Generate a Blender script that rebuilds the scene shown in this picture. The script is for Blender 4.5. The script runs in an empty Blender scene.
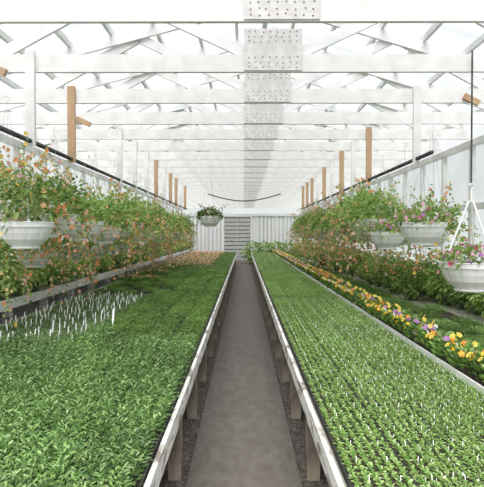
import bpy, math, numpy as np
from mathutils import Vector, Matrix
rng = np.random.default_rng(7)
C = bpy.context.scene.collection
EYE = 1.7

# ------------------------------------------------------------------ materials
def newmat(name):
    m = bpy.data.materials.new(name); m.use_nodes = True
    nt = m.node_tree
    for n in list(nt.nodes): nt.nodes.remove(n)
    out = nt.nodes.new('ShaderNodeOutputMaterial')
    return m, nt, out
def ramp(nt, stops, const=False):
    r = nt.nodes.new('ShaderNodeValToRGB')
    cr = r.color_ramp
    cr.interpolation = 'CONSTANT' if const else 'LINEAR'
    cr.elements[0].position = stops[0][0]; cr.elements[0].color = (*stops[0][1], 1)
    cr.elements[1].position = stops[-1][0]; cr.elements[1].color = (*stops[-1][1], 1)
    for p, c in stops[1:-1]:
        e = cr.elements.new(p); e.color = (*c, 1)
    return r
def noise_mat(name, c1, c2, scale=6, rough=0.7, bump=0.0, stretch=None, metallic=0, bscale=None, pos=(.35, .65)):
    m, nt, out = newmat(name)
    b = nt.nodes.new('ShaderNodeBsdfPrincipled')
    tc = nt.nodes.new('ShaderNodeTexCoord')
    mp = nt.nodes.new('ShaderNodeMapping')
    if stretch: mp.inputs['Scale'].default_value = stretch
    n = nt.nodes.new('ShaderNodeTexNoise'); n.inputs['Scale'].default_value = scale; n.inputs['Detail'].default_value = 8
    nt.links.new(tc.outputs['Object'], mp.inputs[0]); nt.links.new(mp.outputs[0], n.inputs['Vector'])
    r = ramp(nt, [(pos[0], c1), (pos[1], c2)])
    nt.links.new(n.outputs['Fac'], r.inputs[0]); nt.links.new(r.outputs[0], b.inputs['Base Color'])
    b.inputs['Roughness'].default_value = rough; b.inputs['Metallic'].default_value = metallic
    if bump:
        n2 = nt.nodes.new('ShaderNodeTexNoise'); n2.inputs['Scale'].default_value = bscale or scale * 4
        nt.links.new(mp.outputs[0], n2.inputs['Vector'])
        bp = nt.nodes.new('ShaderNodeBump'); bp.inputs['Strength'].default_value = bump; bp.inputs['Distance'].default_value = 0.02
        nt.links.new(n2.outputs['Fac'], bp.inputs['Height']); nt.links.new(bp.outputs[0], b.inputs['Normal'])
    nt.links.new(b.outputs[0], out.inputs[0])
    return m
def island_mat(name, stops, rough=0.5, transl=0.3, const=False, objvar=0.0):
    m, nt, out = newmat(name)
    g = nt.nodes.new('ShaderNodeNewGeometry')
    r = ramp(nt, stops, const)
    nt.links.new(g.outputs['Random Per Island'], r.inputs[0])
    col = r.outputs[0]
    if objvar:
        oi = nt.nodes.new('ShaderNodeObjectInfo')
        hs = nt.nodes.new('ShaderNodeHueSaturation')
        mr = nt.nodes.new('ShaderNodeMapRange'); mr.inputs['To Min'].default_value = 1 - objvar; mr.inputs['To Max'].default_value = 1 + objvar
        nt.links.new(oi.outputs['Random'], mr.inputs[0]); nt.links.new(mr.outputs[0], hs.inputs['Value'])
        nt.links.new(col, hs.inputs['Color']); col = hs.outputs[0]
    b = nt.nodes.new('ShaderNodeBsdfPrincipled'); b.inputs['Roughness'].default_value = rough
    nt.links.new(col, b.inputs['Base Color'])
    if transl:
        t = nt.nodes.new('ShaderNodeBsdfTranslucent'); nt.links.new(col, t.inputs[0])
        mx = nt.nodes.new('ShaderNodeMixShader'); mx.inputs[0].default_value = transl
        nt.links.new(b.outputs[0], mx.inputs[1]); nt.links.new(t.outputs[0], mx.inputs[2])
        nt.links.new(mx.outputs[0], out.inputs[0])
    else:
        nt.links.new(b.outputs[0], out.inputs[0])
    return m
def panel_mat(name, tcol, dcol, fac=0.35, lo=0.86, stretch=(1, 1, 1), sheets=False):
    m, nt, out = newmat(name)
    tr = nt.nodes.new('ShaderNodeBsdfTransparent')
    tl = nt.nodes.new('ShaderNodeBsdfTranslucent'); tl.inputs[0].default_value = (*dcol, 1)
    tc = nt.nodes.new('ShaderNodeTexCoord')
    mp = nt.nodes.new('ShaderNodeMapping'); mp.inputs['Scale'].default_value = stretch
    nt.links.new(tc.outputs['Object'], mp.inputs[0])
    n = nt.nodes.new('ShaderNodeTexNoise'); n.inputs['Scale'].default_value = 1.3; n.inputs['Detail'].default_value = 4
    nt.links.new(mp.outputs[0], n.inputs['Vector'])
    r = ramp(nt, [(0.3, tuple(c * lo for c in tcol)), (0.7, tcol)])
    nt.links.new(n.outputs['Fac'], r.inputs[0])
    col = r.outputs[0]
    if sheets:   # overlapping corrugated sheets
        w = nt.nodes.new('ShaderNodeTexWave'); w.bands_direction = 'Y'; w.inputs['Scale'].default_value = .42
        nt.links.new(tc.outputs['Object'], w.inputs['Vector'])
        r2 = ramp(nt, [(0.0, (.74, .78, .82)), (.10, (.94, .95, .96)), (1, (1, 1, 1))])
        nt.links.new(w.outputs['Fac'], r2.inputs[0])
        w2 = nt.nodes.new('ShaderNodeTexWave'); w2.bands_direction = 'Y'; w2.inputs['Scale'].default_value = 4.0
        nt.links.new(tc.outputs['Object'], w2.inputs['Vector'])
        r3 = ramp(nt, [(0.0, (.92, .93, .95)), (1, (1, 1, 1))])
        nt.links.new(w2.outputs['Fac'], r3.inputs[0])
        for rr in (r2, r3):
            mu = nt.nodes.new('ShaderNodeMix'); mu.data_type = 'RGBA'; mu.blend_type = 'MULTIPLY'; mu.inputs[0].default_value = 1
            nt.links.new(col, mu.inputs[6]); nt.links.new(rr.outputs[0], mu.inputs[7]); col = mu.outputs[2]
    nt.links.new(col, tr.inputs[0])
    mx = nt.nodes.new('ShaderNodeMixShader'); mx.inputs[0].default_value = fac
    nt.links.new(tr.outputs[0], mx.inputs[1]); nt.links.new(tl.outputs[0], mx.inputs[2])
    nt.links.new(mx.outputs[0], out.inputs[0])
    return m

M_white = noise_mat('white_paint', (0.72, 0.715, 0.70), (0.83, 0.825, 0.81), 5, 0.6, 0.1)
M_rafter = noise_mat('greyed_white_paint', (0.72, 0.725, 0.725), (0.84, 0.84, 0.83), 5, 0.7, 0.1)
M_whiteold = noise_mat('weathered_white_paint', (0.26, 0.23, 0.19), (0.82, 0.81, 0.77), 9, 0.7, 0.4, (1, .5, 2.5), pos=(.36, .50))
M_greywood = noise_mat('weathered_wood', (0.22, 0.20, 0.17), (0.42, 0.40, 0.35), 8, 0.8, 0.3, (1, .15, 1))
M_brownwood = noise_mat('brown_post_wood', (0.13, 0.10, 0.07), (0.36, 0.31, 0.25), 8, 0.8, 0.4, (1, 1, .4))
M_orange = noise_mat('raw_pine', (0.38, 0.24, 0.13), (0.53, 0.36, 0.22), 8, 0.6, 0.1, (1, 1, .15))
M_concrete = noise_mat('concrete', (0.112, 0.098, 0.084), (0.165, 0.148, 0.130), 14.0, 0.9, 0.5, (1, .5, 1), 0, 90, pos=(.3, .7))
M_bowl = noise_mat('white_plastic', (0.86, 0.86, 0.85), (0.92, 0.92, 0.91), 3, 0.35)
M_tray = noise_mat('black_plastic', (0.015, 0.016, 0.015), (0.035, 0.035, 0.033), 5, 0.6)
M_soil = noise_mat('potting_soil', (0.02, 0.014, 0.01), (0.06, 0.042, 0.03), 40, 0.95, 0.5)
M_steel = noise_mat('dark_steel', (0.05, 0.05, 0.055), (0.10, 0.10, 0.10), 6, 0.5, 0, None, 0.3)
M_wire = noise_mat('galvanised_wire', (0.40, 0.41, 0.40), (0.52, 0.52, 0.52), 6, 0.5)
M_plate = noise_mat('galvanised_plate', (0.58, 0.565, 0.56), (0.71, 0.695, 0.685), 14, 0.5, 0.1)
M_nail = noise_mat('nail_rust', (0.20, 0.12, 0.09), (0.30, 0.19, 0.15), 8, 0.6)
M_label = noise_mat('white_label_plastic', (0.88, 0.88, 0.88), (0.94, 0.94, 0.94), 5, 0.4)
M_terra = noise_mat('green_pot_plastic', (0.05, 0.08, 0.05), (0.09, 0.12, 0.08), 5, 0.5)
M_slat = noise_mat('grey_slats', (0.42, 0.42, 0.405), (0.53, 0.53, 0.51), 5, 0.7)
M_slatback = noise_mat('dark_slat_gap', (0.26, 0.26, 0.25), (0.33, 0.33, 0.32), 5, 0.8)
M_roof = panel_mat('fibreglass_roofing', (0.98, 0.985, 0.99), (0.64, 0.655, 0.66), 0.36, .88, (1, .35, 1), True)
M_glaz = panel_mat('fibreglass_wall', (0.98, 0.99, 0.98), (0.78, 0.81, 0.79), 0.38, .86)

def gravel():
    m, nt, out = newmat('gravel_floor')
    b = nt.nodes.new('ShaderNodeBsdfPrincipled'); b.inputs['Roughness'].default_value = 0.9
    tc = nt.nodes.new('ShaderNodeTexCoord')
    v = nt.nodes.new('ShaderNodeTexVoronoi'); v.inputs['Scale'].default_value = 45
    nt.links.new(tc.outputs['Object'], v.inputs['Vector'])
    r = ramp(nt, [(0.0, (0.035, 0.028, 0.022)), (0.5, (0.10, 0.085, 0.07)), (1.0, (0.22, 0.195, 0.17))])
    nt.links.new(v.outputs['Color'], r.inputs[0]); nt.links.new(r.outputs[0], b.inputs['Base Color'])
    bp = nt.nodes.new('ShaderNodeBump'); bp.inputs['Strength'].default_value = 0.8; bp.inputs['Distance'].default_value = 0.02
    nt.links.new(v.outputs['Distance'], bp.inputs['Height']); nt.links.new(bp.outputs[0], b.inputs['Normal'])
    nt.links.new(b.outputs[0], out.inputs[0]); return m
M_gravel = gravel()
def boards():
    m, nt, out = newmat('white_board_wall')
    b = nt.nodes.new('ShaderNodeBsdfPrincipled'); b.inputs['Roughness'].default_value = 0.7
    tc = nt.nodes.new('ShaderNodeTexCoord')
    w = nt.nodes.new('ShaderNodeTexWave'); w.inputs['Scale'].default_value = 1.3; w.bands_direction = 'X'
    nt.links.new(tc.outputs['Object'], w.inputs['Vector'])
    r = ramp(nt, [(0.0, (0.36, 0.37, 0.36)), (0.12, (0.66, 0.67, 0.66)), (1.0, (0.76, 0.77, 0.76))])
    nt.links.new(w.outputs['Fac'], r.inputs[0]); nt.links.new(r.outputs[0], b.inputs['Base Color'])
    nt.links.new(b.outputs[0], out.inputs[0]); return m
M_boards = boards()

L_dark = island_mat('leaf_deep_green', [(0, (0.045, 0.115, 0.03)), (0.45, (0.14, 0.265, 0.07)), (0.85, (0.26, 0.42, 0.13)), (1, (0.44, 0.57, 0.27))], 0.42, 0.3, False, 0.2)
L_mid = island_mat('leaf_mid_green', [(0, (0.065, 0.15, 0.03)), (0.6, (0.17, 0.31, 0.06)), (1, (0.33, 0.47, 0.13))], 0.45, 0.3, False, 0.25)
L_bright = island_mat('leaf_bright_green', [(0, (0.14, 0.27, 0.055)), (0.5, (0.26, 0.43, 0.105)), (0.9, (0.43, 0.58, 0.22)), (1, (0.66, 0.74, 0.48))], 0.5, 0.3, False, 0.10)
L_pale = island_mat('leaf_pale_green', [(0, (0.11, 0.21, 0.07)), (0.6, (0.21, 0.34, 0.13)), (1, (0.40, 0.50, 0.28))], 0.5, 0.3, False, 0.12)
L_basket = island_mat('leaf_basket_green', [(0, (0.11, 0.22, 0.045)), (0.5, (0.29, 0.45, 0.11)), (1, (0.56, 0.66, 0.27))], 0.45, 0.45, False, 0.25)
L_bud = island_mat('pale_buds', [(0, (0.65, 0.70, 0.60)), (1, (0.88, 0.88, 0.85))], 0.5, 0.2)
F_coral = island_mat('petal_coral', [(0, (0.92, 0.33, 0.14)), (0.35, (0.95, 0.47, 0.25)), (0.7, (0.95, 0.60, 0.45)), (1, (0.96, 0.76, 0.68))], 0.5, 0.45, False)
F_warm = island_mat('petal_warm_mix', [(0, (0.93, 0.64, 0.14)), (0.25, (0.93, 0.34, 0.15)), (0.5, (0.95, 0.54, 0.32)), (0.72, (0.95, 0.78, 0.35)), (0.85, (0.90, 0.46, 0.58))], 0.5, 0.45, True)
F_pink = island_mat('petal_pink_purple', [(0, (0.86, 0.32, 0.50)), (0.3, (0.90, 0.55, 0.66)), (0.55, (0.60, 0.25, 0.60)), (0.68, (0.90, 0.88, 0.89)), (0.92, (0.70, 0.10, 0.22))], 0.5, 0.4, True)
F_pansyY = island_mat('petal_pansy_yellow', [(0, (0.92, 0.62, 0.03)), (0.45, (0.92, 0.76, 0.18)), (0.68, (0.92, 0.89, 0.80)), (0.9, (0.45, 0.22, 0.55))], 0.5, 0.3, True)
F_pansyO = island_mat('petal_pansy_orange', [(0, (0.88, 0.28, 0.03)), (0.35, (0.90, 0.44, 0.05)), (0.62, (0.70, 0.10, 0.06)), (0.74, (0.92, 0.72, 0.12))], 0.5, 0.3, True)
F_pansyP = island_mat('petal_pansy_purple', [(0, (0.24, 0.09, 0.42)), (0.3, (0.46, 0.25, 0.62)), (0.48, (0.88, 0.86, 0.88)), (0.78, (0.90, 0.72, 0.20)), (0.92, (0.40, 0.05, 0.12))], 0.5, 0.3, True)
F_eye = noise_mat('flower_eye', (0.35, 0.15, 0.02), (0.6, 0.4, 0.05), 5, 0.6)

# ------------------------------------------------------------------ mesh utils
class MB:
    def __init__(s): s.v = []; s.f = []; s.mi = []; s.n = 0
    def add(s, V, F, mi=0):
        V = np.asarray(V, float).reshape(-1, 3)
        s.v.append(V)
        F = [tuple(int(i) + s.n for i in f) for f in F]
        s.f += F; s.mi += [mi] * len(F); s.n += len(V)
    def box(s, x0, x1, y0, y1, z0, z1, mi=0):
        V = [(x0,y0,z0),(x1,y0,z0),(x1,y1,z0),(x0,y1,z0),(x0,y0,z1),(x1,y0,z1),(x1,y1,z1),(x0,y1,z1)]
        s.add(V, [(3,2,1,0),(4,5,6,7),(0,1,5,4),(1,2,6,5),(2,3,7,6),(3,0,4,7)], mi)
    def beam(s, a, b, w, t, mi=0):
        a = np.array(a, float); b = np.array(b, float)
        d = (b - a) / np.linalg.norm(b - a)
        y = np.array([0, 1, 0.]) if abs(d[1]) < 0.9 else np.array([1., 0, 0])
        u = np.cross(d, y); u /= np.linalg.norm(u); y = np.cross(u, d)
        V = []
        for p in (a, b):
            for su, sy in ((-1,-1),(1,-1),(1,1),(-1,1)):
                V.append(p + u * su * w / 2 + y * sy * t / 2)
        s.add(V, [(3,2,1,0),(4,5,6,7),(0,1,5,4),(1,2,6,5),(2,3,7,6),(3,0,4,7)], mi)
    def tube(s, pts, r, k=8, mi=0):
        pts = [np.array(p, float) for p in pts]; V = []; F = []
        for i, p in enumerate(pts):
            d = pts[min(i+1, len(pts)-1)] - pts[max(i-1, 0)]; d /= np.linalg.norm(d)
            h = np.array([0, 0, 1.]) if abs(d[2]) < 0.9 else np.array([1., 0, 0])
            u = np.cross(d, h); u /= np.linalg.norm(u); w = np.cross(d, u)
            rr = r[i] if hasattr(r, '__len__') else r
            for j in range(k):
                a = 2 * math.pi * j / k
                V.append(p + rr * (u * math.cos(a) + w * math.sin(a)))
        for i in range(len(pts) - 1):
            for j in range(k):
                F.append((i*k+j, i*k+(j+1)%k, (i+1)*k+(j+1)%k, (i+1)*k+j))
        F.append(tuple(range(k))[::-1]); F.append(tuple(range((len(pts)-1)*k, len(pts)*k)))
        s.add(V, F, mi)
    def lathe(s, prof, k=32, mi=0):
        V = []; F = []
        for i, (r, z) in enumerate(prof):
            for j in range(k):
                a = 2 * math.pi * j / k
                V.append((r * math.cos(a), r * math.sin(a), z))
        for i in range(len(prof) - 1):
            for j in range(k):
                F.append((i*k+j, i*k+(j+1)%k, (i+1)*k+(j+1)%k, (i+1)*k+j))
        F.append(tuple(range(k))[::-1]); F.append(tuple(range((len(prof)-1)*k, len(prof)*k)))
        s.add(V, F, mi)
    def leaves(s, P, D, L, W, mi=0, droop=0.25):
        P = np.asarray(P, float); N = len(P)
        if N == 0: return
        D = np.asarray(D, float); D = D / np.linalg.norm(D, axis=1, keepdims=True)
        R = rng.normal(size=(N, 3)) * 0.35 + np.array([0, 0, 1.0])
        S = np.cross(D, R); S /= np.linalg.norm(S, axis=1, keepdims=True) + 1e-9
        U = np.cross(S, D)
        L = np.broadcast_to(L, (N,))[:, None]; W = np.broadcast_to(W, (N,))[:, None]
        Z = np.array([[0, 0, 1.]])
        b = P; t = P + D * L - Z * L * droop
        l1 = P + D * L * .3 + S * W * .42 + U * W * .15; l2 = P + D * L * .7 + S * W * .40 + U * W * .12 - Z * L * droop * .5
        r1 = P + D * L * .3 - S * W * .42 + U * W * .15; r2 = P + D * L * .7 - S * W * .40 + U * W * .12 - Z * L * droop * .5
        V = np.stack([b, l1, l2, t, r2, r1], 1).reshape(-1, 3)
        base = np.arange(N) * 6
        F = np.concatenate([np.stack([base, base+3, base+2, base+1], 1), np.stack([base, base+5, base+4, base+3], 1)])
        s.add(V, F.tolist(), mi)
    def flowers(s, P, Nn, r, lobes=5, mi=0, eye=None):
        P = np.asarray(P, float); Nn = np.asarray(Nn, float); Nn = Nn / np.linalg.norm(Nn, axis=1, keepdims=True)
        for p, n in zip(P, Nn):
            h = np.array([0, 0, 1.]) if abs(n[2]) < 0.9 else np.array([1., 0, 0])
            u = np.cross(n, h); u /= np.linalg.norm(u); w = np.cross(n, u)
            a0 = rng.random() * 6.28; rr = r * (0.75 + 0.5 * rng.random())
            V = [p - n * rr * 0.15]
            K = lobes * 2
            for j in range(K):
                a = a0 + 2 * math.pi * j / K
                q = rr * (1.0 if j % 2 == 0 else 0.72)
                V.append(p + q * (u * math.cos(a) + w * math.sin(a)) + n * rr * (0.12 if j % 2 else 0.02))
            s.add(V, [(0, 1 + j, 1 + (j + 1) % K) for j in range(K)], mi)
            if eye is not None:
                V = [p + n * rr * 0.04 + rr * .25 * (u * math.cos(a) + w * math.sin(a)) for a in (0, 1.57, 3.14, 4.71)]
                s.add(V, [(0, 1, 2, 3)], eye)
    def mesh(s, name, mats, smooth=False):
        me = bpy.data.meshes.new(name)
        me.from_pydata(np.concatenate(s.v).tolist(), [], s.f)
        for m in mats: me.materials.append(m)
        me.polygons.foreach_set('material_index', s.mi)
        if smooth: me.polygons.foreach_set('use_smooth', [True] * len(me.polygons))
        me.update(); return me
def obj(name, me, loc=(0,0,0), parent=None, rotz=0, label=None, cat=None, group=None, kind=None, scale=None):
    o = bpy.data.objects.new(name, me); C.objects.link(o)
    o.location = loc; o.rotation_euler = (0, 0, rotz)
    if scale is not None: o.scale = (scale,) * 3
    if parent: o.parent = parent
    if label: o['label'] = label
    if cat: o['category'] = cat
    if group: o['group'] = group
    if kind: o['kind'] = kind
    return o
def boxmesh(name, dims, mat):
    b = MB(); b.box(*dims); return b.mesh(name, [mat])

# ------------------------------------------------------------------ shell
XL, XR, Y1, YB = -3.85, 3.85, -0.5, 32.2
obj('floor', boxmesh('floor', (XL-.1, XR+.1, -2, YB+.3, -0.12, 0), M_gravel), kind='structure', label='dark gravel and dirt floor under the benches', cat='floor')
obj('concrete_walkway', boxmesh('walkway', (-.386, .386, -1.5, 28.2, 0.0, 0.03), M_concrete), label='narrow grey concrete walkway running between two long benches', cat='path')
CX, ZC, RZ = 0.28, 3.27, 4.62
for side, x in (('left', XL), ('right', XR)):
    b = MB(); b.box(x-.04, x+.04, Y1, YB, 0, 1.0)
    obj('wall_' + side, b.mesh('kneewall', [M_boards]), kind='structure', label='low white boarded wall below the glazing', cat='wall')
    b = MB(); b.box(x-.005, x+.005, Y1, YB, 1.0, ZC)
    obj('window_1' if side == 'left' else 'window_2', b.mesh('glaze', [M_glaz]), kind='structure', label='translucent fibreglass side glazing', cat='window')
    b = MB()
    sx = 1 if x < 0 else -1
    for yy in np.arange(0.3, YB, 1.2): b.box(min(x+sx*.01, x+sx*.09), max(x+sx*.01, x+sx*.09), yy-.04, yy+.04, 1.0, ZC-.1)
    for zz in (1.0, 2.1, ZC-.12): b.box(min(x+sx*.01, x+sx*.11), max(x+sx*.01, x+sx*.11), Y1, YB-.05, zz, zz+.10)
    obj('trim_1' if side == 'left' else 'trim_2', b.mesh('studs', [M_white]), kind='structure', label='white painted wall studs and rails framing the glazing', cat='wall framing')
# back wall with slatted door
DX0, DX1 = -1.32, .50
b = MB(); b.box(XL, DX0, YB, YB+.08, 0, 2.8); b.box(DX1, XR, YB, YB+.08, 0, 2.8)
obj('wall_back', b.mesh('backwall', [M_boards]), kind='structure', label='white vertical board end wall', cat='wall')
b = MB(); V = [(XL, YB, 2.8), (XR, YB, 2.8), (XR, YB, ZC+.2), (CX, YB, RZ+.1), (XL, YB, ZC+.2)]
b.add(V, [(0,1,2,3,4)])
obj('window_3', b.mesh('gable', [M_glaz]), kind='structure', label='translucent gable panel above the end wall', cat='window')
b = MB(); b.box(DX0, DX0+.10, YB-.05, YB+.03, 0, 2.8); b.box(DX1-.10, DX1, YB-.05, YB+.03, 0, 2.8); b.box(DX0-.05, DX1+.05, YB-.05, YB+.03, 2.8, 2.95)
for xx in np.arange(-3.6, 3.8, 0.62):
    if not DX0-.1 < xx < DX1+.1: b.box(xx-.04, xx+.04, YB-.06, YB-.002, 0, 2.8)
b.box(XL, DX0-.06, YB-.07, YB-.002, 2.8, 2.95); b.box(DX1+.06, XR, YB-.07, YB-.002, 2.8, 2.95)
obj('trim_3', b.mesh('endtrim', [M_white]), kind='structure', label='white door frame and battens on the end wall', cat='trim')
b = MB(); b.box(DX0+.10, DX1-.10, YB+.02, YB+.06, 0.02, 2.78, 1)
for zz in np.arange(.06, 2.65, .24): b.box(DX0+.11, DX1-.11, YB-.03, YB+.02, zz, zz+.17)
b.box(-.45, -.37, YB-.05, YB-.03, .05, 2.75)
obj('door_1', b.mesh('slatdoor', [M_slat, M_slatback]), kind='structure', label='grey slatted door in the end wall', cat='door')
# roof
def roofz(x):
    return RZ + .06 - (RZ - ZC - .18) * abs(x - CX) / (3.9 + (CX if x < CX else -CX)) 
b = MB()
for xe in (XL-.1, XR+.1):
    n = 60
    ys = np.linspace(0.2, YB+.2, n)
    z0 = roofz(xe)
    V = []
    for y in ys: V += [(xe, y, z0 + .02), (CX, y, RZ + .08)]
    b.add(V, [(2*i, 2*i+1, 2*i+3, 2*i+2) for i in range(n-1)])
obj('ceiling', b.mesh('roof', [M_roof]), kind='structure', label='pitched translucent white fibreglass roof sheets', cat='roof')
pm = boxmesh('purlin', (-.02, .02, 0.2, YB, -.07, 0.0), M_rafter)
for xx in (-3.6, -3.1, -2.6, -2.1, -1.6, -1.1, -.6, -.1, .66, 1.16, 1.66, 2.16, 2.66, 3.16, 3.6):
    obj('purlin', pm, (xx, 0, roofz(xx)), label='white lumber purlin running under the roof sheets', cat='roof purlin', group='roof purlins')
obj('ridge_beam', boxmesh('ridge', (CX-.03, CX+.03, .2, YB, RZ-.14, RZ+.02), M_rafter), label='white ridge beam along the roof peak', cat='roof beam')

# trusses
TY = [3.9 + 1.2*i for i in range(24)]
m_ch = boxmesh('chord', (XL+.05, XR-.05, -.02, .02, 3.275, 3.445), M_white)
def mb_beam(n, a, b_, w, t, off=0):
    q = MB(); q.beam((a[0], off, a[1]), (b_[0], off, b_[1]), w, t); return q.mesh(n, [M_rafter])
m_tl = mb_beam('top_chord', (XL+.1, 3.46), (CX, RZ-.11), .13, .04)
m_tr = mb_beam('top_chord', (XR-.1, 3.46), (CX, RZ-.11), .13, .04)
def tz(x): return RZ - .13 - (RZ-3.57) * abs(x-CX)/(3.85)
webs = []
for s_ in (-1, 1):
    webs.append(mb_beam('web', (CX+.15*s_, 3.42), (CX+1.55*s_, tz(CX+1.55*s_)), .11, .035, .038))
    webs.append(mb_beam('web', (CX+1.55*s_, tz(CX+1.55*s_)), (CX+2.75*s_, 3.42), .11, .035, .038))
q = MB(); q.box(0, .56, -.036, -.021, 3.285, 3.685)
for gx in np.linspace(.05, .51, 8):
    for gz in (3.315, 3.36, 3.41, 3.56, 3.61, 3.655):
        r_ = .0078; gx2 = gx + rng.normal()*.008; gz2 = gz + rng.normal()*.006
        V = [(gx2 + r_*math.cos(a), -.038, gz2 + r_*math.sin(a)) for a in np.arange(6)*1.0472]
        q.add(V, [tuple(range(6))], 1)
m_gus = q.mesh('gusset', [M_plate, M_nail])
for i, y in enumerate(TY):
    e = obj('roof_truss', None, (0, y, 0), label='white painted lumber roof truss with a nailed gusset plate', cat='roof truss', group='roof trusses')
    obj('bottom_chord', m_ch, parent=e)
    obj('top_chord', m_tl, parent=e); obj('top_chord', m_tr, parent=e)
    for w in webs: obj('web', w, parent=e)
    obj('gusset_plate', m_gus, parent=e)
# hanger posts and pipes
mp = {k: boxmesh('post', (-.045, .045, -.06, -.022, 2.56, 3.47), m) for k, m in (('w', M_white), ('o', M_orange))}
Lk = 'wwowwwwowoowo'; Rk = 'wwwwowowowooo'
for i, y in enumerate(TY[:13]):
    for sx, kk in ((-1, Lk), (1, Rk)):
        if i == 0 or (sx == 1 and i == 1) or i == 3: continue
        lab = 'raw orange-brown lumber hanger post nailed to a truss' if kk[i] == 'o' else 'white painted lumber hanger post nailed to a truss'
        obj('hanger_post', mp[kk[i]], (sx*2.07, y, 0), label=lab, cat='wooden post', group='hanger posts carrying the basket pipes')
for sx, y0 in ((-1, 2.6), (1, 5.75)):
    q = MB(); q.tube([(sx*2.07, y0, 2.6), (sx*2.07, 18.9, 2.6)], .023, 10)
    obj('basket_pipe', q.mesh('pipe', [M_steel], True), label='long dark steel pipe that carries hanging baskets', cat='pipe')
for (x, y, dx) in ((-2.30, 7.5, .20), (-2.42, 5.1, .22), (2.72, 6.3, .18)):
    q = MB(); q.beam((-dx/2, 0, .07), (dx/2, 0, -.02), .07, .04)
    obj('timber_block', q.mesh('block', [M_orange]), (x, y-.040, 3.28), label='short raw lumber block nailed under a white truss', cat='wooden block', group='lumber offcuts on the trusses')
# sagging hose
q = MB(); q.tube([(-1.45 + 2.9*t, 20.68, 3.29 - .28*math.sin(math.pi*t)) for t in np.linspace(0, 1, 20)], .025, 6)
obj('drooping_hose', q.mesh('hose', [M_steel], True), label='dark hose sagging beneath the roof trusses', cat='hose')

# ------------------------------------------------------------------ benches
def bench(x0, x1, y0, y1, zt, mat_f, label, legmat, lips):
    e = obj('plant_bench', None, ((x0+x1)/2, y0, 0), label=label, cat='bench')
    hx = (x1-x0)/2; L = y1-y0
    q = MB()
    n = 12; w = 2*hx/n
    for i in range(n): q.box(-hx+i*w+.004, -hx+(i+1)*w-.004, 0, L, zt-.03, zt)
    for yy in np.arange(.3, L, 1.2): q.box(-hx+.04, hx-.04, yy-.04, yy+.04, zt-.12, zt-.03)
    obj('tabletop', q.mesh('slatted_top', [M_greywood]), parent=e)
    for s_ in lips:
        xo = s_*hx
        obj('edge_board', boxmesh('edge', (min(xo, xo+s_*.025), max(xo, xo+s_*.025), -.02, L+.02, zt-.09, zt+.025), mat_f), parent=e)
    lm = MB(); lm.box(-.045, .045, -.045, .045, 0, zt-.12); lm = lm.mesh('leg', [legmat])
    for s_ in (-1, 1):
        for yy in np.arange(.3, L, 1.2): obj('leg', lm, (s_*(hx-.06), yy, 0), parent=e)
    return e
ZT = .62
bench(-2.80, -.42, 0.9, 27.6, ZT, M_whiteold, 'long slatted bench with weathered white edge, covered in seedling trays', M_brownwood, (1, -1))
bench(.42, 1.80, 0.9, 27.6, ZT, M_whiteold, 'long slatted bench carrying bright green seedlings and a pansy gutter', M_brownwood, (1, -1))
bench(-3.72, -2.95, 1.5, 30, .85, M_white, 'raised side bench with white edge board holding flowering pots', M_whiteold, (1,))
bench(2.00, 3.65, 1.5, 30, .56, M_whiteold, 'low side bench with white edge holding trays and potted plants', M_whiteold, (-1,))

# ------------------------------------------------------------------ tray kinds
TW, TL, TH = .270, .54, .045
def tray_mesh():
    q = MB(); w, l, t = TW/2, TL/2, .005
    q.box(-w+t, w-t, -l+t, l-t, 0.002, .006)
    for a in ((-w, -w+t, -l, l), (w-t, w, -l, l), (-w+t, w-t, -l, -l+t), (-w+t, w-t, l-t, l)): q.box(*a, 0, TH)
    q.box(-w+t, w-t, -l+t, l-t, .006, TH-.008, 1)
    return q.mesh('nursery_tray', [M_tray, M_soil])
m_tray = tray_mesh()
def grid(nx, ny, jit=.006, m=1.0):
    xs = ((np.arange(nx)+.5)/nx*TW - TW*.5)*m; ys = ((np.arange(ny)+.5)/ny*TL - TL*.5)*(1-(1-m)*.5)
    G = np.array([(x, y) for x in xs for y in ys]); return G + rng.normal(size=G.shape)*jit
def seedlings(nx, ny, nl, h, L, W, mat, spread=.02, up=.6, droop=.25, buds=0, jit=.006, m=1.0, var=.4):
    q = MB(); G = grid(nx, ny, jit, m)
    P = []; D = []; LL = []
    for g in G:
        sc_ = 1 - var/2 + var*rng.random(); hh = h * sc_
        lean = rng.normal(size=2)*.12*hh
        for k in range(nl):
            t = (k+.5)/nl; a = k*2.4 + rng.random()
            P.append((g[0]+lean[0]*t + .15*spread*math.cos(a), g[1]+lean[1]*t+.15*spread*math.sin(a), TH-.01 + hh*t))
            D.append((math.cos(a), math.sin(a), up*(.5+t) + rng.normal()*.2)); LL.append(L*(1.1-.35*t)*(.8+.4*rng.random()))
    LL = np.array(LL); q.leaves(P, D, LL, LL/L*W, 0, droop)
    if buds:
        idx = rng.choice(len(G), int(buds*len(G)), replace=False)
        P = np.array([(G[i][0], G[i][1], TH + h*.7) for i in idx])
        D = np.column_stack([rng.normal(size=(len(P), 2))*.25, np.ones(len(P))])
        q.leaves(P, D, .022, .0055, 1, 0)
    return q.mesh('seedling_foliage', [mat, L_bud])
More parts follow.
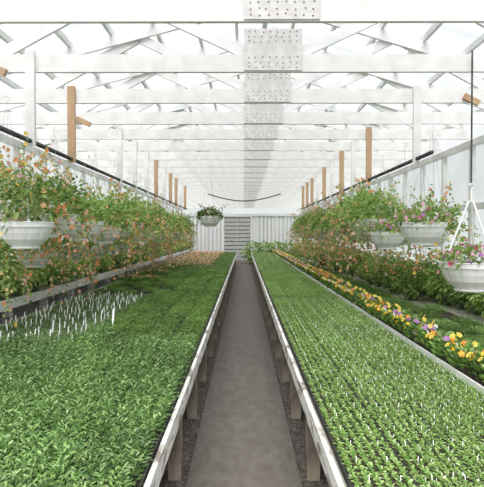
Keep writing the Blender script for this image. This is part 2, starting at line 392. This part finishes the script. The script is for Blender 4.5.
S = {
 'dark': [seedlings(6, 12, 18, .12, .041, .0135, L_dark, .02, .65, .2, jit=.006, m=.95, var=.5) for _ in range(4)],
 'mid':  [seedlings(6, 12, 11, .07, .030, .014, L_mid, .02, .5, .25, jit=.004, m=.92) for _ in range(3)],
 'bright': [seedlings(6, 12, 13, .032, .0235, .0135, L_bright, .006, .65, .1, jit=.0015, m=.98, var=.3) for _ in range(3)],
 'budded': [seedlings(6, 12, 13, .036, .0235, .0130, L_bright, .006, .7, .1, .35, jit=.0015, m=.98, var=.3) for _ in range(3)],
 'pale': [seedlings(5, 10, 10, .05, .034, .014, L_pale, .01, .7, .1, .05, jit=.005) for _ in range(3)],
 'empty': None,
}
q = MB(); q.box(-.0055, .0055, -.001, .001, 0, .062); q.add([(-.0055,-.001,0),(.0055,-.001,0),(0,-.001,-.03)], [(0,1,2)])
m_tag = q.mesh('plant_label', [M_label])
LBL = {'dark': 'black nursery tray packed with tall deep green seedlings',
 'mid': 'black nursery tray of bushy mid-green seedlings on a bench',
 'bright': 'black nursery tray of small bright green seedlings',
 'budded': 'black nursery tray of bright green seedlings with pale tips',
 'pale': 'black nursery tray of pale seedlings with white plant labels',
 'empty': 'empty dark nursery tray filled with soil on a bench',
 'flower': 'black nursery tray of coral flowering bedding plants'}
q = MB(); G = grid(4, 8, .01)
P = [(g[0], g[1], TH+.02+.1*rng.random()) for g in np.repeat(G, 9, 0)]
D = rng.normal(size=(len(P), 3)); D[:, 2] = abs(D[:, 2])*.7; q.leaves(P, D, .05, .025)
S['flower'] = [q.mesh('seedling_foliage', [L_mid])]
q = MB(); G2 = G[rng.random(len(G)) < .6]; P = [(g[0]+rng.normal()*.015, g[1]+rng.normal()*.015, TH+.13+.04*rng.random()) for g in G2]
N_ = rng.normal(size=(len(P), 3))*.4; N_[:, 2] = 1; q.flowers(P, N_, .020)
m_trayflow = q.mesh('blossoms', [F_coral])

pos = []
for j in range(49):
    y = 1.2 + j*.552
    for i in range(8):
        x = -2.56 + i*.285
        if y < 4.6 : k = 'dark'
        elif x < -1.6 and 4.9 < y < 8.6: k = 'pale'
        elif x < -1.3 and 8.6 < y < 10.4: k = 'empty' if (i + j) % 2 else 'mid'
        elif y < 5.2 and x < -1.2: k = 'dark'
        elif y > 15 and x < -1.1: k = 'flower'
        elif x < -1.9 and y > 10: k = 'flower' if (i*3+j) % 3 == 0 else 'mid'
        else: k = 'mid'
        pos.append((x, y, k, ZT))
    for i in range(4):
        x = .575 + i*.272
        k = 'budded' if (y < 6.0 and x > .70) else 'bright'
        pos.append((x, y, k, ZT))
for j in range(50):
    y = 2.5 + j*.552
    for i in range(3):
        x = 2.17 + i*.285
        if i == 2 and y > 8: continue
        r_ = rng.random()
        k = 'mid' if r_ < .55 else ('bright' if r_ < .92 else 'empty')
        pos.append((x, y, k, .56))
def vis(p):
    return abs(p[0]*520/p[1]) < 290 and (EYE-p[3])*520/(p[1]+.3) < 290
near = sorted([p for p in pos if vis(p)], key=lambda p: p[0]**2 + p[1]**2)
ind, rest = near[:300], near[300:]
lone = False
for (x, y, k, z) in ind:
    o = obj('seedling_tray', m_tray, (x, y, z), label=LBL[k], cat='seedling tray', group='seedling trays on the benches')
    flip = math.pi if rng.random() < .5 else 0
    if S[k]:
        obj('seedlings', S[k][rng.integers(len(S[k]))], parent=o, rotz=flip, kind='stuff')
    if k == 'flower': obj('blossoms', m_trayflow, parent=o, kind='stuff')
    sc_ = 1
    if k == 'pale': tg = [(a, b_) for a in (-.07, .06) for b_ in (-.2, -.07, .06, .19) if rng.random() < .75]; tz_ = .035
    elif k in ('bright', 'budded') and y < 8 and z > .6: tg = [(a, b_) for a in (-.068, .068) for b_ in (-.18, .0, .18)]; tz_ = .024; sc_ = .3
    elif k == 'mid' and not lone and y > 5.4 and -1.45 < x < -1.2: tg = [(0, 0)]; tz_ = .10; sc_ = 2.0; lone = True
    else: tg = []
    for (ax, ay) in tg:
        jj = .012 if sc_ == 1 else .004
        t = obj('plant_label', m_tag, (ax+rng.normal()*jj, ay+rng.normal()*jj, TH+tz_), parent=o, rotz=rng.normal()*.4, scale=sc_)
        t.rotation_euler[0] = -.25 + rng.normal()*.12
# remaining far trays
q = MB(); P = {0: [], 1: []}; FP = []
for (x, y, k, z) in rest:
    q.box(x-TW/2, x+TW/2, y-TL/2, y+TL/2, z, z+TH, 0)
    if k == 'empty': continue
    n = 130
    hh = .03 if k in ('bright', 'budded') else .08
    pts = np.column_stack([x + (rng.random(n)-.5)*TW*.94, y + (rng.random(n)-.5)*TL*.96, z + TH + hh*rng.random(n)])
    P[0 if k in ('bright', 'budded') else 1].append(pts)
    if k == 'flower': FP.append(np.column_stack([x + (rng.random(10)-.5)*TW, y + (rng.random(10)-.5)*TL, z + TH + .12 + .03*rng.random(10)]))
for mi in (0, 1):
    if P[mi]:
        pts = np.concatenate(P[mi]); D = rng.normal(size=pts.shape); D[:, 2] = abs(D[:, 2])*.8
        q.leaves(pts, D, .038, .024, mi+1)
if FP:
    pts = np.concatenate(FP); N_ = rng.normal(size=pts.shape)*.5; N_[:, 2] += 1; q.flowers(pts, N_, .024, 4, 3)
obj('distant_seedling_trays', q.mesh('far_trays', [M_tray, L_bright, L_mid, F_coral]), label='mass of green seedling trays continuing along the benches', cat='seedling trays', kind='stuff')

# ------------------------------------------------------------------ pansy gutter
q = MB(); gx0, gx1 = 1.545, 1.785
q.box(gx0, gx1, 1.2, 27.3, ZT+.002, ZT+.012); q.box(gx0-.014, gx0, 1.2, 27.3, ZT+.002, ZT+.095); q.box(gx1, gx1+.012, 1.2, 27.3, ZT+.002, ZT+.095)
q.box(gx0, gx1, 1.2, 27.3, ZT+.012, ZT+.06, 1)
obj('planting_gutter', q.mesh('gutter', [M_bowl, M_soil]), label='long white planting gutter full of pansies on the bench edge', cat='planter')
def pansy(mat, n2=4, n=150):
    a = MB()
    r = .15*np.sqrt(rng.random(n)); th = rng.random(n)*6.28
    P = np.column_stack([.85*r*np.cos(th), r*np.sin(th), .04+.12*rng.random(n)])
    D = np.column_stack([np.cos(th), np.sin(th), .8+rng.random(n)]); a.leaves(P, D, .055, .028)
    f = MB(); n = n2
    r = .175*np.sqrt(rng.random(n)); th = rng.random(n)*6.28
    P = np.column_stack([r*np.cos(th), r*np.sin(th), .14+.08*rng.random(n)])
    N_ = np.column_stack([rng.normal(size=n)*.5, -.6+rng.normal(size=n)*.5, .7*np.ones(n)])
    f.flowers(P, N_, .025, 5, 0, 1)
    return a.mesh('pansy_foliage', [L_mid]), f.mesh('pansy_blossoms', [mat, F_eye])
PK = [('orange', *pansy(F_pansyO, 8)), ('yellow', *pansy(F_pansyY, 8)), ('purple and white', *pansy(F_pansyP, 8)), ('yellow', *pansy(F_pansyY, 6)), ('orange', *pansy(F_pansyO, 6))]
for y in np.arange(1.9, 27.2, .16):
    nm, fo, fl = PK[rng.integers(len(PK))]
    x = 1.64 + .06*rng.random()
    e = obj('pansy_plant', fo, (x, y, ZT+.055), label=nm + ' pansy plant in a white gutter', cat='pansy', group='pansies in the white gutter', rotz=rng.normal()*.25)
    obj('blossoms', fl, parent=e, kind='stuff')

# ------------------------------------------------------------------ hanging baskets
def bowl_mesh():
    q = MB()
    prof = [(.10, -.235), (.13, -.235), (.135, -.225), (.115, -.215), (.15, -.195), (.195, -.15), (.225, -.09), (.238, -.045), (.240, -.04), (.252, -.038), (.256, 0), (.262, .004), (.258, .010), (.245, .008), (.238, -.03), (.20, -.05)]
    k = 48; V = []; F = []
    for i, (r, z) in enumerate(prof):
        for j in range(k):
            a = 2*math.pi*j/k
            m = 1 - (.022 if (j % 4 == 0 and 4 <= i <= 7) else 0)
            V.append((r*m*math.cos(a), r*m*math.sin(a), z))
    for i in range(len(prof)-1):
        for j in range(k): F.append((i*k+j, i*k+(j+1)%k, (i+1)*k+(j+1)%k, (i+1)*k+j))
    F.append(tuple(range(k))[::-1]); F.append(tuple(range((len(prof)-1)*k, len(prof)*k)))
    q.add(V, F); q.mi[-1] = 1
    return q.mesh('bowl', [M_bowl, M_soil])
m_bowl = bowl_mesh()
def wires(apex, arms=3, r=.0025, mat=M_wire, hookr=.0035):
    q = MB()
    for i in range(arms):
        a = 2*math.pi*(i+.3)/arms
        q.tube([(.252*math.cos(a), .252*math.sin(a), -.01), (.02*math.cos(a), .02*math.sin(a), apex-.12)], r, 6)
    q.tube([(0, 0, apex-.13), (0, 0, apex-.03), (.025, 0, apex), (.03, 0, apex+.03), (0, 0, apex+.045), (-.028, 0, apex+.03)], hookr, 6)
    return q.mesh('hanger', [mat])
def foliage(n, rx, rz, cz, leafL, leafW, mat, strands=16, fall=.35, reach=.14, up=5, upk=1.0):
    q = MB()
    d = rng.normal(size=(n, 3)); d /= np.linalg.norm(d, axis=1, keepdims=True); d[:, 2] = np.where(d[:, 2] < -.3, -d[:, 2], d[:, 2])
    lump = 1 + .32*np.sin(d[:, 0]*5+rng.random()*6)*np.cos(d[:, 1]*4+rng.random()*6)
    r = (.45 + .65*rng.random(n)**.7)*lump
    P = d * r[:, None] * np.array([rx, rx, rz]) + np.array([0, 0, cz])
    P[:, 2] = np.maximum(P[:, 2], .0)
    D = d + rng.normal(size=(n, 3))*.5 + np.array([0, 0, .1])
    L = leafL*(.6+.8*rng.random(n)); q.leaves(P, D, L, L/leafL*leafW)
    tips = []
    for s_ in range(strands):
        a = rng.random()*6.28; rr = reach*(.4+rng.random()); ff = fall*(.25+1.0*rng.random()); m = 22
        t = np.linspace(0, 1, m)
        X = (.22 + rr*np.sin(t*1.6)); Z = .06 + .06*np.sin(t*3) - ff*t**1.6
        P = np.column_stack([X*math.cos(a), X*math.sin(a), Z]) + rng.normal(size=(m, 3))*.025
        D = rng.normal(size=(m, 3)) + np.array([math.cos(a), math.sin(a), 0])*.8
        L = leafL*(.5+.6*rng.random(m)); q.leaves(P, D, L, L/leafL*leafW)
        tips += list(P[[7, 11, 14, 17, 19, 21]] + np.array([math.cos(a), math.sin(a), 0])*.055 + rng.normal(size=(6, 3))*.02)
    for s_ in range(up):
        a = rng.random()*6.28; m = 18; t = np.linspace(0, 1, m); lean = .1+.3*rng.random(); hh = rz*(1.0+.6*rng.random())*upk
        X = .08 + lean*t; P = np.column_stack([X*math.cos(a), X*math.sin(a), cz + hh*t]) + rng.normal(size=(m, 3))*.015
        D = rng.normal(size=(m, 3)) + np.array([0, 0, .5]); q.leaves(P, D, leafL*.75, leafW*.75)
        tips += list(P[[11, 13, 15, 17]])
    return q.mesh('basket_foliage', [mat]), np.array(tips)
def blooms(n, rx, rz, cz, r, mat, tips=None, pt=.5, low=.25):
    q = MB(); d = rng.normal(size=(n, 3)); d /= np.linalg.norm(d, axis=1, keepdims=True); d[:, 2] = np.abs(d[:, 2]) - low
    P = d*np.array([rx, rx, rz])*(1.12+.25*rng.random((n, 1))) + np.array([0, 0, cz])
    N_ = d + rng.normal(size=d.shape)*.3
    if tips is not None and len(tips):
        k = tips[rng.random(len(tips)) < pt]; P = np.concatenate([P, k]); nn = k.copy(); nn[:, 2] = .1; N_ = np.concatenate([N_, nn])
    q.flowers(P, N_, r); return q.mesh('basket_blossoms', [mat])
BK = []
for nm, fm, rx, rz, nb, st, fl, pt in (('coral', F_coral, .34, .27, 50, 24, .70, .95), ('mixed red and yellow', F_warm, .32, .26, 30, 14, .42, .5), ('coral', F_coral, .37, .29, 46, 28, .85, .95), ('mixed red and yellow', F_warm, .36, .28, 26, 18, .50, .4), ('a few coral', F_coral, .36, .28, 12, 14, .40, .25)):
    fo, tips = foliage(640, rx, rz, .10, .066, .038, L_basket, st, fl, .26, 8, 1.15)
    BK.append((nm, fo, blooms(nb, rx, rz, .10, .0245, fm, tips, pt, .55 if fl > .6 else .25)))
fo, tips = foliage(330, .27, .12, .03, .055, .03, L_basket, 8, .12, .05, 3)
BSMALL = ('pink and white', fo, blooms(42, .24, .12, .05, .025, F_pink, tips, .3))
fo, tips = foliage(450, .24, .17, .03, .06, .035, L_mid, 14, .25, .07)
BGREEN = ('a few pale', fo, blooms(14, .24, .17, .05, .022, F_coral, tips, .2))
fo, tips = foliage(520, .32, .26, .14, .062, .032, L_basket, 3, .12, .05, 16, 1.5)
BTALL = ('tall orange and yellow', fo, blooms(40, .30, .26, .15, .024, F_warm, tips, .8))
hang_cache = {}
def basket(x, y, z, k, top=2.6, rot=None, sc=1, plastic=False, group='hanging flower baskets on the pipes', fs=None):
    e = obj('hanging_basket', None, (x, y, z), label='white plastic hanging bowl of %s flowers %s' % (k[0], 'on white arms' if plastic else 'on wires'), cat='hanging basket', group=group)
    rz = rng.random()*6.28 if rot is None else rot
    fs = fs or sc
    obj('bowl', m_bowl, parent=e, rotz=rz, scale=sc)
    obj('foliage', k[1], parent=e, rotz=rz, kind='stuff', scale=fs)
    obj('blossoms', k[2], parent=e, rotz=rz, kind='stuff', scale=fs)
    h = round(top - z, 2)
    key = (h, plastic)
    if key not in hang_cache:
        hang_cache[key] = wires(.72, 3, .010, M_bowl, .010) if plastic else wires(h-.02)
    obj('hanger', hang_cache[key], parent=e, rotz=.4)
    return e
G2_ = 'second row of baskets near the side bench'
basket(-2.04, 4.85, 1.80, BTALL, rot=1, fs=1.0)
basket(-2.66, 5.10, 1.36, BK[3], rot=2, top=3.27, group=G2_)
basket(-2.75, 6.05, 1.98, BTALL, top=3.27, group=G2_, fs=1.1)
basket(-2.75, 7.55, 1.98, BTALL, top=3.27, group=G2_, fs=1.1)
y = 5.65; i = 0
while y < 18.6:
    basket(-2.07, y, round(1.70 + rng.integers(6)*.05, 2), BK[[2, 4, 0, 3, 2, 1][i % 6]], fs=.82 + .38*rng.random()); i += 1; y += .74 + .32*rng.random()
y = 6.8; i = 0
while y < 17:
    basket(-2.74, y, 1.50, BK[[0, 2, 4, 1][i % 4]], top=3.30, group=G2_, fs=.85 + .3*rng.random()); i += 1; y += 1.4
basket(2.07, 6.05, 1.82, BSMALL, rot=.2, sc=1.06)
basket(2.04, 7.40, 1.72, BSMALL, sc=1.0, fs=1.0, rot=2.2)
y = 8.4; i = 0
while y < 18.8:
    basket(2.10, y, round(1.78 + rng.integers(4)*.05, 2), BK[[4, 0, 2, 3, 0][i % 5]], fs=.95 + .35*rng.random()); i += 1; y += .72 + .30*rng.random()
y = 7.9; i = 0
while y < 18:
    basket(2.85, y, 1.74, BK[[3, 0, 4][i % 3]], top=3.30, group=G2_, fs=1+.2*rng.random()); i += 1; y += 1.4
# close basket on white arms hung by a rod from a truss
basket(2.19, 5.03, 1.42, BSMALL, plastic=True, sc=1.14, rot=3.4, fs=1.05)
q = MB(); q.tube([(2.19, 5.03, 2.18), (2.19, 5.03, 3.46)], .009, 8)
obj('hanging_rod', q.mesh('rod', [M_steel]), label='thin dark rod hanging from a truss above a basket', cat='rod')
# lone basket near the middle
basket(-.80, 12.26, 2.10, BGREEN, top=3.27, group='single basket over the bench')

# ------------------------------------------------------------------ potted plants on the side benches
def pot_mesh():
    q = MB(); q.lathe([(.07, 0), (.09, .13), (.098, .13), (.098, .155), (.088, .155), (.086, .14)], 20); q.mi[-1] = 1
    return q.mesh('pot', [M_terra, M_soil])
m_pot = pot_mesh()
PP = []
for (rx, rz, mat, fm, nm) in ((.24, .26, L_basket, F_coral, 'coral flowers'), (.26, .22, L_basket, None, 'leafy green foliage'), (.22, .30, L_basket, F_warm, 'red and yellow flowers'), (.25, .2, L_mid, None, 'mid green foliage')):
    q = MB(); n = 360; d = rng.normal(size=(n, 3)); d /= np.linalg.norm(d, axis=1, keepdims=True)
    P = d*(.4+.65*rng.random((n, 1)))*np.array([rx, rx, rz*1.1]) + np.array([0, 0, .12+rz*.8]); P[:, 2] = np.maximum(P[:, 2], .05)
    q.leaves(P, d+rng.normal(size=d.shape)*.5, .075*(.6+.7*rng.random(n)), .042)
    PP.append((nm, q.mesh('pot_foliage', [mat]), blooms(40, rx, rz, .16+rz*.85, .024, fm) if fm else None))
def pot(x, y, z, k, sc=1, grp='potted plants on the side benches'):
    e = obj('potted_plant', m_pot, (x, y, z), label='small dark plastic pot with ' + k[0], cat='potted plant', group=grp, scale=sc)
    r = rng.random()*6.28
    obj('foliage', k[1], parent=e, rotz=r, kind='stuff')
    if k[2]: obj('blossoms', k[2], parent=e, rotz=r, kind='stuff')
for y in np.arange(4.4, 29.5, .46):
    pot(-3.16 + rng.normal()*.04, y + rng.normal()*.05, .85, PP[[0, 2, 0, 1, 2][rng.integers(5)]], .6 + .45*rng.random())
    if y > 6: pot(-3.46, y+.2, .85, PP[rng.integers(4)], .8+.3*rng.random())
for y in np.arange(6.0, 29.5, .46):
    pot(3.35 + rng.normal()*.03, y, .56, PP[rng.integers(4)], .9+.4*rng.random())
    if y > 7.6 and rng.random() < .85: pot(2.95 + rng.normal()*.05, y+.2, .56, PP[[1, 0, 3, 2][rng.integers(4)]], .6+.5*rng.random())
for (x, y) in ((.55, 29.3), (1.2, 29.5), (1.8, 29.2), (2.4, 29.6)):
    pot(x, y, 0, PP[1], 2.4, 'large leafy shrubs by the end wall')

# ------------------------------------------------------------------ light + camera
w = bpy.data.worlds.new('World'); bpy.context.scene.world = w; w.use_nodes = True
nt = w.node_tree; bg = nt.nodes['Background']; bg.inputs[0].default_value = (0.96, 0.98, 1.0, 1); bg.inputs[1].default_value = 0.98
sd = bpy.data.lights.new('sun', 'SUN'); sd.energy = 5.9; sd.angle = math.radians(45); sd.color = (1, .975, .94)
so = bpy.data.objects.new('sun', sd); C.objects.link(so); so.rotation_euler = (math.radians(38), math.radians(-6), 0)
cam = bpy.data.cameras.new('camera'); co = bpy.data.objects.new('camera', cam); C.objects.link(co)
cam.sensor_fit = 'HORIZONTAL'; cam.sensor_width = 36; cam.lens = 520/484*36; cam.clip_start = .05; cam.clip_end = 200
co.location = (0, 0, EYE); co.rotation_euler = (math.radians(90-1.05), 0, math.radians(.22))
bpy.context.scene.camera = co
bpy.context.scene.view_settings.view_transform = 'Standard'
